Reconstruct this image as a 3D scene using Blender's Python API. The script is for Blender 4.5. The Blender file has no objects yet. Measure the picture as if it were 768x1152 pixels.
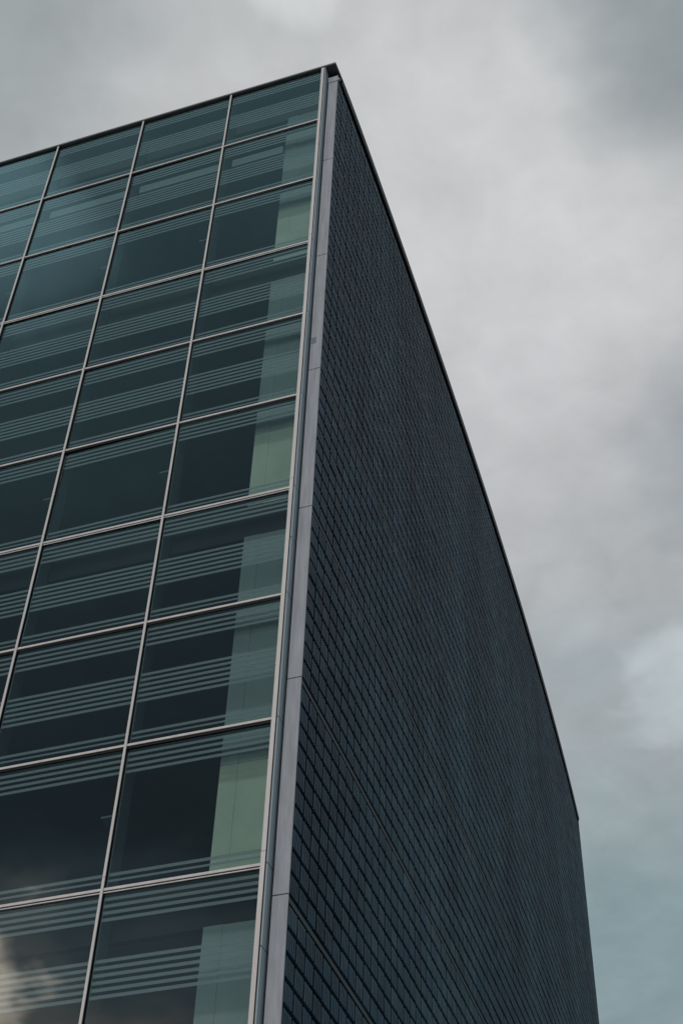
import bpy, math, random
from mathutils import Vector
random.seed(7)
S = bpy.context.scene
COL = S.collection
GROUND = 0.0
Z0 = 21.75            # height of the head of the top row of glass above the pavement
W = 1.4304            # bay width
H = 1.5               # row height
NB, NR = 7, 14        # bays and rows of the glass front
XL = -NB * W          # left end of the glass front

# ------------------------------------------------------------------ materials
def new_mat(name):
    m = bpy.data.materials.new(name); m.use_nodes = True
    nt = m.node_tree; nt.nodes.clear()
    out = nt.nodes.new('ShaderNodeOutputMaterial')
    return m, nt, out

def principled(name, col, rough=.5, metal=0., var=.12, scale=6., spec=.5, streak=False, bump=0., bscale=60.):
    m, nt, out = new_mat(name)
    N, L = nt.nodes, nt.links
    b = N.new('ShaderNodeBsdfPrincipled')
    L.new(b.outputs[0], out.inputs[0])
    b.inputs['Roughness'].default_value = rough
    b.inputs['Metallic'].default_value = metal
    b.inputs['Specular IOR Level'].default_value = spec
    tc = N.new('ShaderNodeTexCoord')
    mp = N.new('ShaderNodeMapping')
    L.new(tc.outputs['Object'], mp.inputs[0])
    if streak: mp.inputs['Scale'].default_value = (4, 4, .35)
    n = N.new('ShaderNodeTexNoise'); n.inputs['Scale'].default_value = scale
    n.inputs['Detail'].default_value = 6; n.inputs['Roughness'].default_value = .6
    L.new(mp.outputs[0], n.inputs['Vector'])
    r = N.new('ShaderNodeValToRGB')
    r.color_ramp.elements[0].position = .3; r.color_ramp.elements[1].position = .72
    r.color_ramp.elements[0].color = (*[c * (1 - var) for c in col], 1)
    r.color_ramp.elements[1].color = (*[min(1, c * (1 + var)) for c in col], 1)
    L.new(n.outputs[0], r.inputs[0]); L.new(r.outputs[0], b.inputs['Base Color'])
    if bump:
        bn = N.new('ShaderNodeTexNoise'); bn.inputs['Scale'].default_value = bscale; bn.inputs['Detail'].default_value = 4
        L.new(tc.outputs['Object'], bn.inputs['Vector'])
        bp = N.new('ShaderNodeBump'); bp.inputs['Strength'].default_value = bump; bp.inputs['Distance'].default_value = .01
        L.new(bn.outputs[0], bp.inputs['Height']); L.new(bp.outputs[0], b.inputs['Normal'])
    return m

M = {}
M['alu']     = principled('brushed_aluminium_cap', (.61, .59, .585), .42, .0, .10, 3., streak=True)
M['dark']    = principled('black_gasket', (.012, .013, .014), .6, 0, .1, 10., spec=.25)
M['panel']   = principled('painted_corner_panel', (.35, .43, .48), .38, .0, .08, 2., streak=True)
M['pillar']  = principled('grey_metal_casing', (.325, .350, .395), .55, 0, .22, 5., spec=.3, streak=True, bump=.15, bscale=40)
M['stain']   = principled('faded_green_paint', (.14, .20, .21), .7, 0, .2, 30.)
M['roof']    = principled('dark_zinc_sheet', (.10, .105, .11), .5, 0, .15, 4.)
M['fascia']  = principled('shade_black_fascia', (.028, .030, .032), .55, 0, .15, 4., spec=.3)  # black holds the shade along the side roof edge
M['mortar']  = principled('dark_joint', (.006, .013, .019), .9, 0, .2, 20., spec=.1)
M['angle']   = principled('weathered_steel_angle', (.024, .042, .054), .55, 0, .25, 9., spec=.18)
M['inside']  = principled('interior_dark_wall', (.05, .055, .06), .8, 0, .15, 1.)
M['slab']    = principled('concrete_slab', (.12, .125, .13), .85, 0, .15, 3.)
M['spandrel']= principled('dark_spandrel_board', (.010, .012, .014), .7, 0, .2, 2.)
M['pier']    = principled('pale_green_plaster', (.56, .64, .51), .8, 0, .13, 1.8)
M['pier_grey']= principled('grey_green_pier', (.33, .40, .38), .8, 0, .10, 1.5)  # darker tone for the upper part of each storey's pier
M['post']    = principled('grey_inner_post', (.13, .15, .16), .5, 0, .1, 3.)
M['box']     = principled('pale_blind_box', (.38, .46, .46), .6, 0, .05, 2.)
M['paving']  = principled('concrete_paving', (.22, .21, .20), .85, 0, .2, 1.2, bump=.3, bscale=30)
M['asphalt'] = principled('asphalt', (.05, .05, .052), .9, 0, .25, 2., bump=.4, bscale=80)
M['kerb']    = principled('kerb_stone', (.30, .29, .28), .8, 0, .15, 5.)
M['paint']   = principled('road_paint', (.75, .75, .73), .6, 0, .1, 8.)
M['plinth']  = principled('dark_granite', (.06, .06, .065), .4, 0, .25, 25.)

def glass_mat():
    m, nt, out = new_mat('tinted_window_glass')
    N, L = nt.nodes, nt.links
    tr = N.new('ShaderNodeBsdfTransparent'); tr.inputs[0].default_value = (.772, .83, .834, 1)
    gl = N.new('ShaderNodeBsdfGlossy'); gl.inputs['Roughness'].default_value = .0
    gl.inputs['Color'].default_value = (.73, .95, 1, 1)
    fr = N.new('ShaderNodeFresnel'); fr.inputs['IOR'].default_value = 1.62
    geo = N.new('ShaderNodeNewGeometry')
    inv = N.new('ShaderNodeMath'); inv.operation = 'SUBTRACT'; inv.inputs[0].default_value = 1
    L.new(geo.outputs['Backfacing'], inv.inputs[1])
    mu = N.new('ShaderNodeMath'); mu.operation = 'MULTIPLY'
    L.new(fr.outputs[0], mu.inputs[0]); L.new(inv.outputs[0], mu.inputs[1])
    tc = N.new('ShaderNodeTexCoord')
    n = N.new('ShaderNodeTexNoise'); n.inputs['Scale'].default_value = .9; n.inputs['Detail'].default_value = 1
    L.new(tc.outputs['Object'], n.inputs['Vector'])
    bp = N.new('ShaderNodeBump'); bp.inputs['Strength'].default_value = .10; bp.inputs['Distance'].default_value = .02
    L.new(n.outputs[0], bp.inputs['Height']); L.new(bp.outputs[0], gl.inputs['Normal'])
    mx = N.new('ShaderNodeMixShader')
    L.new(mu.outputs[0], mx.inputs[0]); L.new(tr.outputs[0], mx.inputs[1]); L.new(gl.outputs[0], mx.inputs[2])
    L.new(mx.outputs[0], out.inputs[0])
    return m
M['glass'] = glass_mat()

def frit_mat():
    m, nt, out = new_mat('printed_frit_enamel')
    N, L = nt.nodes, nt.links
    tr = N.new('ShaderNodeBsdfTransparent'); tr.inputs[0].default_value = (.9, .95, .95, 1)
    d = N.new('ShaderNodeBsdfPrincipled'); d.inputs['Base Color'].default_value = (.40, .45, .47, 1)
    d.inputs['Roughness'].default_value = .45
    mx = N.new('ShaderNodeMixShader'); mx.inputs[0].default_value = .52
    L.new(tr.outputs[0], mx.inputs[1]); L.new(d.outputs[0], mx.inputs[2]); L.new(mx.outputs[0], out.inputs[0])
    return m
M['frit'] = frit_mat()

def tile_mat():
    m, nt, out = new_mat('slate_glazed_tile')
    N, L = nt.nodes, nt.links
    b = N.new('ShaderNodeBsdfPrincipled'); L.new(b.outputs[0], out.inputs[0])
    at = N.new('ShaderNodeAttribute'); at.attribute_name = 'tone'
    r = N.new('ShaderNodeValToRGB'); cr = r.color_ramp
    cr.elements[0].position = 0.; cr.elements[0].color = (.020, .048, .078, 1)
    cr.elements[1].position = 1.; cr.elements[1].color = (.047, .100, .134, 1)
    for p, c in ((.25, (.032, .067, .096)), (.5, (.029, .073, .113)), (.75, (.043, .083, .112))):
        e = cr.elements.new(p); e.color = (*c, 1)
    
    tc = N.new('ShaderNodeTexCoord')
    n = N.new('ShaderNodeTexNoise'); n.inputs['Scale'].default_value = 9; n.inputs['Detail'].default_value = 5
    L.new(tc.outputs['Object'], n.inputs['Vector'])
    n2 = N.new('ShaderNodeTexNoise'); n2.inputs['Scale'].default_value = .35; n2.inputs['Detail'].default_value = 3
    mp = N.new('ShaderNodeMapping'); mp.inputs['Scale'].default_value = (2, 2, .45)
    L.new(tc.outputs['Object'], mp.inputs[0]); L.new(mp.outputs[0], n2.inputs['Vector'])
    tm = N.new('ShaderNodeMath'); tm.operation = 'MULTIPLY_ADD'; tm.inputs[1].default_value = 1.6; tm.inputs[2].default_value = -.8
    L.new(n2.outputs[0], tm.inputs[0])
    ta = N.new('ShaderNodeMath'); ta.operation = 'ADD'; L.new(tm.outputs[0], ta.inputs[0]); L.new(at.outputs['Fac'], ta.inputs[1])
    L.new(ta.outputs[0], r.inputs[0])
    ad = N.new('ShaderNodeMath'); ad.operation = 'ADD'
    L.new(n.outputs[0], ad.inputs[0]); L.new(n2.outputs[0], ad.inputs[1])
    mr = N.new('ShaderNodeMapRange'); mr.inputs[1].default_value = .6; mr.inputs[2].default_value = 1.4
    mr.inputs[3].default_value = .66; mr.inputs[4].default_value = 1.24
    L.new(ad.outputs[0], mr.inputs[0])
    vm = N.new('ShaderNodeVectorMath'); vm.operation = 'SCALE'
    L.new(r.outputs[0], vm.inputs[0]); L.new(mr.outputs[0], vm.inputs['Scale'])
    L.new(vm.outputs[0], b.inputs['Base Color'])
    b.inputs['Roughness'].default_value = .45; b.inputs['Specular IOR Level'].default_value = .12
    return m
M['tile'] = tile_mat()

# ------------------------------------------------------------------ mesh helpers
class MB:
    def __init__(s): s.v = []; s.f = []
    def box(s, x0, x1, y0, y1, z0, z1):
        k = len(s.v)
        s.v += [(x0,y0,z0),(x1,y0,z0),(x1,y1,z0),(x0,y1,z0),(x0,y0,z1),(x1,y0,z1),(x1,y1,z1),(x0,y1,z1)]
        s.f += [tuple(k+i for i in q) for q in ((0,3,2,1),(4,5,6,7),(0,1,5,4),(1,2,6,5),(2,3,7,6),(3,0,4,7))]
        return s
    def prism(s, poly, z0, z1):              # poly counter-clockwise in xy
        k = len(s.v); n = len(poly)
        s.v += [(x,y,z0) for x,y in poly] + [(x,y,z1) for x,y in poly]
        s.f += [tuple(range(k+n-1, k-1, -1)), tuple(range(k+n, k+2*n))]
        s.f += [(k+i, k+(i+1)%n, k+n+(i+1)%n, k+n+i) for i in range(n)]
        return s
    def prism_y(s, poly, y0, y1):            # poly in xz, counter-clockwise seen from -y
        k = len(s.v); n = len(poly)
        s.v += [(x,y0,z) for x,z in poly] + [(x,y1,z) for x,z in poly]
        s.f += [tuple(range(k, k+n)), tuple(range(k+2*n-1, k+n-1, -1))]
        s.f += [(k+(i+1)%n, k+i, k+n+i, k+n+(i+1)%n) for i in range(n)]
        return s
    def build(s, name, mat, parent=None, loc=(0,0,0), bevel=0):
        me = bpy.data.meshes.new(name); me.from_pydata(s.v, [], s.f); me.update()
        me.materials.append(M[mat])
        o = bpy.data.objects.new(name, me); COL.objects.link(o)
        o.location = loc
        if parent: o.parent = parent
        if bevel:
            md = o.modifiers.new('bevel', 'BEVEL'); md.width = bevel; md.segments = 2; md.limit_method = 'ANGLE'
        return o

def structure(o): o['kind'] = 'structure'; return o

# ------------------------------------------------------------------ the building
B = bpy.data.objects.new('office_building', None); COL.objects.link(B)
B['label'] = 'tall office building with a striped dark glass front and a curved slate tiled side wall'
B['category'] = 'building'

def T(k): return Z0 - k * H                   # height of transom k
def edge_x(y): yy = max(y, 0); return .2376 - .026*math.exp(-yy/.5) - .00124*yy*yy - .0000277*yy**3      # plan of the roof edge
def wall_x(y): yy = max(y, 0); return .2216 - .00124*yy*yy - .0000277*yy**3        # plan of the tiled wall
YEND = 20.043

# --- aluminium mullions: bright cap on a dark neck, capped posts inside
def spans(z0, z1, cuts, gap):
    zs = sorted([c for c in cuts if z0 < c < z1]); out = []; a = z0
    for c in zs: out.append((a, c - gap/2)); a = c + gap/2
    out.append((a, z1)); return out
ZB = T(NR)
seams = [T(k) + .115 for k in (3, 6, 9, 12)]
ROOF_B = Z0 - .046
for i in range(NB + 1):
    x = -i * W
    w0, w1 = (-.0125, .0125) if i else (-.004, .037)
    m = MB()
    for a, b in spans(ZB, ROOF_B - .004, seams, .004): m.box(x+w0, x+w1, 0, .012, a, b)
    mu = m.build('mullion', 'alu', B, bevel=.002)
    MB().box(x+w0+.006, x+w1-.006, .012, .052, ZB, ROOF_B - .006).build('neck', 'dark', mu)
    MB().box(x-.022, x+.022, .0525, .23, ZB, ROOF_B - .006).build('inner_post', 'post', mu)

# --- transoms
for k in range(1, NR + 1):
    z = T(k)
    m = MB(); double = k % 3 == 0
    m.box(XL, -.0065, .014, .025, z - .012, z + .014)
    t = m.build('transom', 'alu', B, bevel=.0015)
    n = MB(); n.box(XL, -.0075, .0255, .052, z - (.034 if not double else .019), z + .006)
    n.build('neck', 'dark', t)
    if double:
        MB().box(XL, -.0068, .018, .0252, z - .034, z - .024).build('drip_strip', 'alu', t)
    MB().box(XL, -.03, .0545, .110, z - .028, z + .028).build('inner_rail', 'post', t)

# --- windows: one pane each, with its printed stripes
TOP = [-.016 - .0652*i for i in range(5)]
MID = [-.655 - .0632*i for i in range(6)]
LOW = [-H + .155, -H + .095]
for r in range(NR):
    for c in range(NB):
        x1 = -c * W - .010; x0 = -(c + 1) * W + .010
        zt = T(r) - .012 if r else ROOF_B - .005
        zb = T(r + 1) + .012
        cx, cz = (x0 + x1)/2, (zt + zb)/2
        hx, hz = (x1 - x0)/2, (zt - zb)/2
        p = MB().box(-hx, hx, 0, .010, -hz, hz).build('window', 'glass', B, (cx, .034, cz))
        p.rotation_euler = (math.radians(random.gauss(0, .22)), 0, math.radians(random.gauss(0, .22)))
        vision = (r + 1) % 3 == 0
        for zs in (TOP, [] if vision else MID, LOW):
            s = MB()
            for rz in zs:
                h = .0157 if rz != LOW[1] else .011
                a = T(r) + rz - h - cz; b = min(T(r) + rz + h - cz, hz - .002)
                if a < b: s.box(-hx + .012, hx - .012, .0125, .0155, a, b)
            if s.v: s.build('stripe_band', 'frit', p)

# --- floors and rooms behind the glass
for k in (0, 3, 6, 9, 12):
    z = T(k)
    top = z + .10 if k else ROOF_B - .002
    bot = z - .36 if k else z - .80
    MB().prism([(XL + .02, .34), (-.031, .34)] + [(min(-.031, wall_x(y) - .26), y) for y in (9., 12., 14., 16., 18., YEND - .3)] + [(XL + .02, YEND - .3)], bot, top - .04).build('floor_slab', 'slab', B)
    MB().box(XL + .02, -.031, .262, .33, bot - .002, top).build('spandrel_panel', 'spandrel', B)
    # pale pier standing behind the last bay, storey by storey
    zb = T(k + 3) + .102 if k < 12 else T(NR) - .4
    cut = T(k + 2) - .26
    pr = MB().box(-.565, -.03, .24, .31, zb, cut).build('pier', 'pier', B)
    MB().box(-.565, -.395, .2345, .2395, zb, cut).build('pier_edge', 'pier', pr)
    pr = MB().box(-.565, -.03, .24, .31, cut + .004, bot - .004).build('pier', 'pier_grey', B)  # upper part of the pier in the darker tone
    MB().box(-.565, -.395, .2345, .2395, cut + .004, bot - .004).build('pier_edge', 'pier_grey', pr)
    # small stay plates on the inner posts
    for c in range(1, NB):
        MB().box(-c*W - .17, -c*W - .023, .08, .34, T(k + 3) + .78, T(k + 3) + .80).build('stay_plate', 'post', B)
MB().box(XL + .02, -.031, 6.0, 6.2, .1, ROOF_B - .9).build('interior_wall', 'inside', B)
for c in range(NB):
    x1 = -c*W - .10 if c else -.57; x0 = -(c+1)*W + .10
    MB().box(x0, x1, .165, .225, Z0 - 1.86, Z0 - 1.69).build('blind_box', 'box', B)

# --- corner: folded panel, recess and casing
panel_cuts = []
for k in (3, 6, 9, 12): panel_cuts += [T(k), T(k) - .75, T(k) - H, T(k) - 2*H]
m = MB()
for a, b in spans(.5, ROOF_B - .004, panel_cuts, .010): m.box(.0495, .0600, .004, .140, a, b)
m.build('corner_panel', 'panel', B, bevel=.0015)
MB().box(.0405, .0490, .012, .145, .5, ROOF_B - .006).build('corner_recess', 'dark', B)
MB().box(.0605, .190, .150, .30, .5, ROOF_B - .006).build('corner_recess', 'dark', B)
joints = [Z0 - 13.757 + 2.25*k for k in range(-4, 6)]
m = MB()
for a, b in spans(.5, Z0 - .372, joints, .009): m.box(.082, .2200, .100, .1215, a, b)
pil = m.build('corner_casing', 'pillar', B, bevel=.003)
MB().box(.090, .150, .0975, .0998, Z0 - 6.53, Z0 - 6.42).build('paint_patch', 'stain', pil)
MB().prism_y([(.078, Z0-.377), (.222, Z0-.377), (.262, Z0-.345), (.262, Z0-.335), (.226, Z0-.310), (.226, Z0-.235), (.078, Z0-.235)], .092, .124).build('casing_cap', 'pillar', B, bevel=.002)

# --- curved tiled wall
def tiled_wall():
    V, F, tone = [], [], []
    pitch = .2165; ncol = 92
    jw = .017                                   # half the upright joint
    prof = [(jw, .034), (jw, .004)]
    nr = 5; wr = (pitch - 2*jw) / nr
    for i in range(nr):
        a = jw + i*wr
        prof += [(a + .25*wr, 0), (a + .62*wr, 0), (a + .70*wr, .022), (a + .98*wr, .022)]
    prof = prof[:-2] + [(pitch - jw, .004), (pitch - jw, .034)]
    courses = []
    for j in joints + [Z0 - 13.757 - 2.25*5]:
        top = j - .066
        for q in range(10): courses.append((top - (q+1)*.2178 + .024, top - q*.2178 - .024))
    top_m = Z0 - 13.757 + 2.25*6
    for q in range(10): courses.append((top_m - .072 - (q+1)*.2178 + .024, top_m - .072 - q*.2178 - .024))
    courses = [(a, b) for a, b in courses if a > .5 and a < ROOF_B - .05]
    courses = [(a, min(b, ROOF_B - .01)) for a, b in courses]
    rnd = random.Random(3)
    colt = {}
    for c in range(ncol):
        y0 = .125 + c*pitch
        pts = []
        for s, d in prof:
            y = y0 + s; x = wall_x(y) - d; pts.append((x, y))
        n = len(pts)
        for ri, (a, b) in enumerate(courses):
            dx = rnd.gauss(0, .0014); ty = rnd.gauss(0, .007); tz = rnd.gauss(0, .006); ym = y0 + pitch/2; h2 = (b - a)/2
            k = len(V)
            V += [(x + dx + ty*(y - ym) - tz*h2, y, a) for x, y in pts] + [(x + dx + ty*(y - ym) + tz*h2, y, b) for x, y in pts]
            fs = [(k+i, k+i+1, k+n+i+1, k+n+i) for i in range(n-1)]
            fs += [tuple(range(k+n-1, k-1, -1)), tuple(range(k+n, k+2*n))]
            F.extend(fs)
            tone.extend([min(1, max(0, rnd.gauss(.5, .22)))] * len(fs))
    me = bpy.data.meshes.new('tiled_wall'); me.from_pydata(V, [], F); me.update()
    at = me.attributes.new('tone', 'FLOAT', 'FACE'); at.data.foreach_set('value', tone)
    me.materials.append(M['tile'])
    o = bpy.data.objects.new('tiled_wall', me); COL.objects.link(o); o.parent = B
    return o
tw = tiled_wall()
ys = [.05 + (YEND - .05)*i/60 for i in range(61)]
back = [(wall_x(y) - .030, y) for y in ys] + [(wall_x(y) - .24, y) for y in reversed(ys)]
back[0] = (.1995, .302); back[-1] = (wall_x(0) - .24, .302)
back = [q for q in back if q[1] > .301]
MB().prism(back, .1, ROOF_B - .004).build('backing_wall', 'mortar', tw)
# the strip of backing beside the casing
MB().box(.1905, .1990, .124, .3015, .1, ROOF_B - .008).build('edge_backing', 'mortar', tw)
m = MB()
for j in joints:
    ring = [(wall_x(y) - .004, y) for y in [.125] + ys[1:]] + [(wall_x(y) - .0295, y) for y in reversed([.125] + ys[1:])]
    m.prism(ring, j - .058, j - .010)
m.build('steel_angle', 'angle', tw)
# end return, end and rear walls
xe = wall_x(YEND)
MB().box(xe - .03, xe - .002, YEND + .001, YEND + .03, .1, ROOF_B - .006).build('end_trim', 'angle', B)
MB().box(XL - .02, xe - .2405, YEND - .25, YEND, .1, ROOF_B - .004).build('rear_wall', 'tile', B)
MB().box(XL - .30, XL - .021, .02, YEND, .1, ROOF_B - .004).build('end_wall', 'tile', B)

# --- roof: thin zinc edge
yr = [-.006] + [YEND*i/60 for i in range(0, 61)]
outer = [(edge_x(y) - (.004 if y < 0 else 0), y) for y in yr] + [(edge_x(YEND) - .005, YEND + .07)]
poly = [(XL - .35, -.006)] + outer + [(XL - .35, YEND + .07)]
rf = MB().prism(poly, Z0 - .045, Z0 - .024).build('roof', 'roof', B)
lip = [(XL - .355, -.010)] + [(x + .006, y - (.004 if i == 0 else 0)) for i, (x, y) in enumerate(outer)] + [(XL - .355, YEND + .076)]
MB().prism(lip, Z0 - .0238, Z0 - .012).build('edge_trim', 'panel', rf)
yg = [.30] + [YEND*i/60 for i in range(1, 61)]
MB().prism([(edge_x(y) - .005, y) for y in yg] + [(edge_x(y) - .0155, y) for y in reversed(yg)], Z0 - .125, Z0 - .0455).build('shaded_side_fascia', 'fascia', rf)  # fascia strip with the shade under the roof edge put into its colour

# --- plinth
MB().box(XL - .3, .0, .03, .25, .1, ZB - .015).build('plinth', 'plinth', B)

# ------------------------------------------------------------------ ground
def sheet(name, x0, x1, y0, y1, z, mat):
    mb = MB(); mb.v = [(x0,y0,z),(x1,y0,z),(x1,y1,z),(x0,y1,z)]; mb.f = [(0,1,2,3)]
    return structure(mb.build(name, mat))
sheet('ground', -600, 600, -600, 600, -.05, 'asphalt')
sheet('road', -300, 300, -22, -14.2, -.046, 'asphalt')
structure(MB().box(-300, 300, -14, 60, -.04, .10).build('pavement', 'paving'))
structure(MB().box(-300, 300, -14.2, -14.002, -.04, .095).build('kerb', 'kerb'))
mk = MB()
for i in range(-20, 20): 
    k = len(mk.v); x = i*6
    mk.v += [(x,-18.2,-.042),(x+3,-18.2,-.042),(x+3,-18.05,-.042),(x,-18.05,-.042)]; mk.f += [(k,k+1,k+2,k+3)]
structure(mk.build('lane_marking', 'paint'))

# ------------------------------------------------------------------ sky
SUN = Vector((.06, -.79, .60)).normalized()
elev = math.asin(SUN.z); az = math.atan2(SUN.x, SUN.y)
w = bpy.data.worlds.new('World'); S.world = w; w.use_nodes = True
nt = w.node_tree; nt.nodes.clear(); N, L = nt.nodes, nt.links
wo = N.new('ShaderNodeOutputWorld'); bg = N.new('ShaderNodeBackground'); L.new(bg.outputs[0], wo.inputs[0])
tc = N.new('ShaderNodeTexCoord'); D = tc.outputs['Generated']
sky = N.new('ShaderNodeTexSky'); sky.sky_type = 'NISHITA'; sky.sun_disc = False
sky.sun_elevation = elev; sky.sun_rotation = az
def math_(op, a, b=None, clamp=False):
    n = N.new('ShaderNodeMath'); n.operation = op; n.use_clamp = clamp
    for i, q in enumerate((a, b)):
        if q is None: continue
        if isinstance(q, (int, float)): n.inputs[i].default_value = q
        else: L.new(q, n.inputs[i])
    return n.outputs[0]
sep = N.new('ShaderNodeSeparateXYZ'); L.new(D, sep.inputs[0])
# cloud deck: noise laid out on a flat layer overhead
dz = math_('MAXIMUM', math_('ADD', sep.outputs[2], .12), .12)
cu = N.new('ShaderNodeCombineXYZ')
L.new(math_('DIVIDE', sep.outputs[0], dz), cu.inputs[0]); L.new(math_('DIVIDE', sep.outputs[1], dz), cu.inputs[1])
def noise(scale, detail, rough, dist=0., off=(0,0,0)):
    mp = N.new('ShaderNodeMapping'); mp.inputs['Location'].default_value = off
    L.new(cu.outputs[0], mp.inputs[0])
    n = N.new('ShaderNodeTexNoise'); n.inputs['Scale'].default_value = scale; n.inputs['Detail'].default_value = detail
    n.inputs['Roughness'].default_value = rough; n.inputs['Distortion'].default_value = dist
    L.new(mp.outputs[0], n.inputs['Vector']); return n.outputs[0]
n1 = noise(3.2, 7, .52, .4, (3.1, 1.7, 0)); n2 = noise(9., 6, .55, .3, (7.7, 2.2, 0)); n3 = noise(11., 3, .5, 0, (1.7, 5.2, 0)); n4 = noise(11., 3, .5, 0, (9.7, 0.2, 0))
# brightness of the deck from the rear of the picture's sky round to the sky behind the viewer
wob = math_('MULTIPLY', math_('SUBTRACT', n1, .5), .22)
yy = math_('MULTIPLY', math_('ADD', math_('ADD', sep.outputs[1], wob), 1), .5)
ramp = N.new('ShaderNodeValToRGB'); cr = ramp.color_ramp
stops = [(-1., (.20, .20, .20)), (-.80, (.16, .19, .21)), (-.62, (.165, .22, .25)), (-.40, (.28, .41, .44)), (-.1, (.36, .39, .40)), (.25, (.50, .515, .52)),
         (.42, (.585, .595, .60)), (.56, (.60, .605, .61)), (.66, (.545, .55, .56)), (.73, (.445, .457, .465)), (.80, (.36, .41, .425)), (.86, (.25, .335, .35)), (.93, (.28, .35, .365)), (1., (.30, .34, .36))]
cr.elements[0].position = 0; cr.elements[0].color = (*stops[0][1], 1)
cr.elements[1].position = 1; cr.elements[1].color = (*stops[-1][1], 1)
for p, c in stops[1:-1]:
    e = cr.elements.new((p + 1)/2); e.color = (*c, 1)
L.new(yy, ramp.inputs[0])
def blob(d, deg, soft=1.0):
    d = Vector(d).normalized()
    dp = N.new('ShaderNodeVectorMath'); dp.operation = 'DOT_PRODUCT'
    nrm = N.new('ShaderNodeVectorMath'); nrm.operation = 'NORMALIZE'
    wv = N.new('ShaderNodeCombineXYZ')
    L.new(math_('MULTIPLY', math_('SUBTRACT', n3, .5), .09), wv.inputs[0]); L.new(math_('MULTIPLY', math_('SUBTRACT', n4, .5), .09), wv.inputs[2])
    ad = N.new('ShaderNodeVectorMath'); ad.operation = 'ADD'; L.new(D, ad.inputs[0]); L.new(wv.outputs[0], ad.inputs[1])
    L.new(ad.outputs[0], nrm.inputs[0]); L.new(nrm.outputs[0], dp.inputs[0]); dp.inputs[1].default_value = d
    mr = N.new('ShaderNodeMapRange'); mr.interpolation_type = 'SMOOTHERSTEP'
    L.new(dp.outputs['Value'], mr.inputs[0])
    mr.inputs[1].default_value = math.cos(math.radians(deg)); mr.inputs[2].default_value = math.cos(math.radians(deg*(1-soft)))
    return mr.outputs[0]
mul = math_('ADD', math_('MULTIPLY', math_('SUBTRACT', n2, .5), .40), 1.)
mul = math_('MULTIPLY', mul, math_('ADD', math_('MULTIPLY', math_('SUBTRACT', n1, .5), .22), 1.))
n5 = noise(24., 5, .6, .5, (2.2, 8.1, 0))
mul = math_('MULTIPLY', mul, math_('ADD', math_('MULTIPLY', math_('SUBTRACT', n5, .5), .20), 1.))
for d, deg, amp in (((-.175, .375, .91), 2.6, .24), ((-.052, .782, .622), 2.4, .33), ((-.11, .745, .66), 2.2, .10), ((-.075, .55, .83), 9, .05), ((-.405, -.43, .81), 4.5, 1.3)):
    mul = math_('MULTIPLY', mul, math_('ADD', math_('MULTIPLY', blob(d, deg), amp), 1.))
sc = N.new('ShaderNodeVectorMath'); sc.operation = 'SCALE'; L.new(ramp.outputs[0], sc.inputs[0]); L.new(mul, sc.inputs['Scale'])
def mix(fac, a, b):
    m = N.new('ShaderNodeMix'); m.data_type = 'RGBA'
    if isinstance(fac, float): m.inputs[0].default_value = fac
    else: L.new(fac, m.inputs[0])
    for i, q in ((6, a), (7, b)):
        if isinstance(q, tuple): m.inputs[i].default_value = (*q, 1)
        else: L.new(q, m.inputs[i])
    return m.outputs[2]
colr = sc.outputs[0]
def tinted(c):
    v = N.new('ShaderNodeVectorMath'); v.operation = 'SCALE'; v.inputs[0].default_value = c; L.new(mul, v.inputs['Scale']); return v.outputs[0]
for d, deg, fac, c in (((.075, .455, .89), 8.5, .9, (.27, .31, .32)), ((-.40, .31, .87), 9.5, .75, (.33, .375, .38)), ((.03, .69, .72), 6., .6, (.29, .33, .355))):
    colr = mix(math_('MULTIPLY', blob(d, deg), fac), colr, tinted(c))
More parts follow.
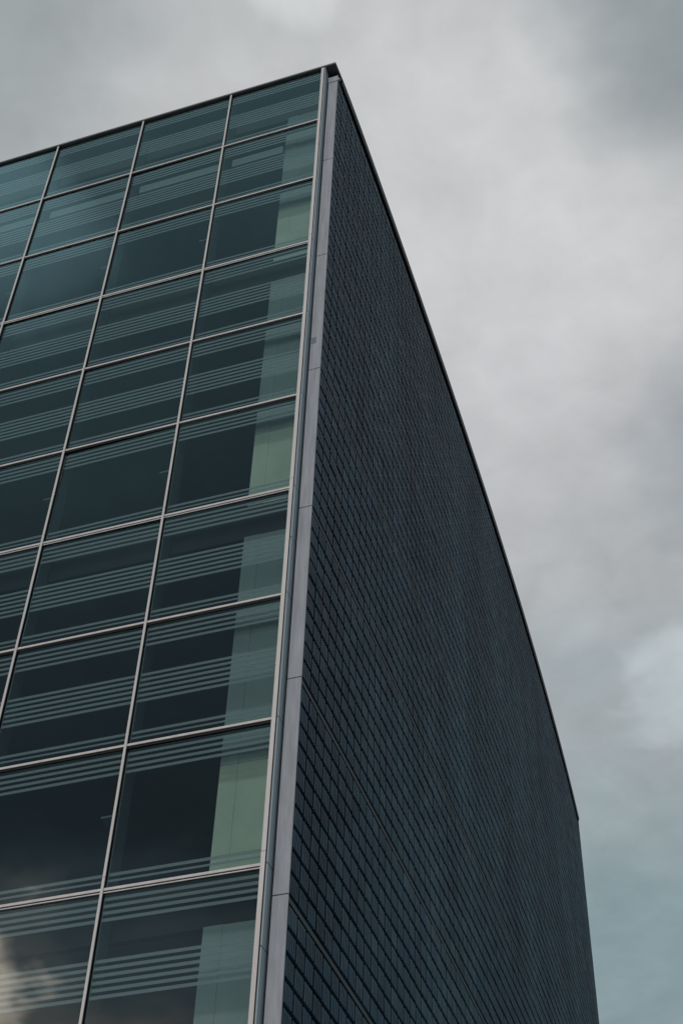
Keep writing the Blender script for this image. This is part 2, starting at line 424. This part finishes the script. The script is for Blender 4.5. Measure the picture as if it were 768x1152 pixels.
# bright warm break in the clouds low behind the viewer
colr = mix(math_('MULTIPLY', blob((-.46, -.80, .40), 11.), .8), colr, (.50, .58, .64))
colr = mix(math_('MULTIPLY', blob((-.46, -.86, .22), 15.2, .3), .85), colr, (1.6, 1.14, .95))
colr = mix(math_('MULTIPLY', blob((-.495, -.738, .455), 4.0), .6), colr, (1.15, 1.0, .93))
colr = mix(blob((-.500, -.740, .450), 2.6, .9), colr, (6.8, 4.8, 3.8))
sk = N.new('ShaderNodeVectorMath'); sk.operation = 'SCALE'; sk.inputs['Scale'].default_value = .10; L.new(sky.outputs[0], sk.inputs[0])
colr = mix(.93, sk.outputs[0], colr)
dn = N.new('ShaderNodeMapRange'); dn.inputs[1].default_value = -.02; dn.inputs[2].default_value = .02; L.new(sep.outputs[2], dn.inputs[0])
colr = mix(dn.outputs[0], (.05, .05, .05), colr)
L.new(colr, bg.inputs[0]); bg.inputs[1].default_value = 1.0

sun = bpy.data.lights.new('sun', 'SUN'); sun.energy = 1.3; sun.angle = math.radians(14); sun.color = (1, .95, .90)
so = bpy.data.objects.new('sun', sun); COL.objects.link(so); so.rotation_euler = SUN.to_track_quat('Z', 'Y').to_euler()
so.location = (0, -30, 40)

# ------------------------------------------------------------------ camera
cam = bpy.data.cameras.new('camera'); co = bpy.data.objects.new('camera', cam); COL.objects.link(co)
yaw, pitch, roll = -.351763454, .795183095, .0395778804
f = Vector((math.sin(yaw)*math.cos(pitch), math.cos(yaw)*math.cos(pitch), math.sin(pitch)))
r0 = Vector((math.cos(yaw), -math.sin(yaw), 0)); u0 = r0.cross(f)
r = math.cos(roll)*r0 + math.sin(roll)*u0; u = -math.sin(roll)*r0 + math.cos(roll)*u0
from mathutils import Matrix
co.matrix_world = Matrix(((r.x, u.x, -f.x, 4.14316845), (r.y, u.y, -f.y, -9.69872298), (r.z, u.z, -f.z, Z0 - 20.0952088), (0, 0, 0, 1)))
cam.sensor_fit = 'VERTICAL'; cam.sensor_height = 36; cam.lens = 1658.80541/1152*36
cam.clip_start = .1; cam.clip_end = 3000
S.camera = co
S.view_settings.view_transform = 'Standard'; S.view_settings.look = 'None'
S.view_settings.exposure = 0; S.view_settings.gamma = 1; S.view_settings.use_curve_mapping = False
S.cycles.transparent_max_bounces = 24; S.cycles.max_bounces = 8
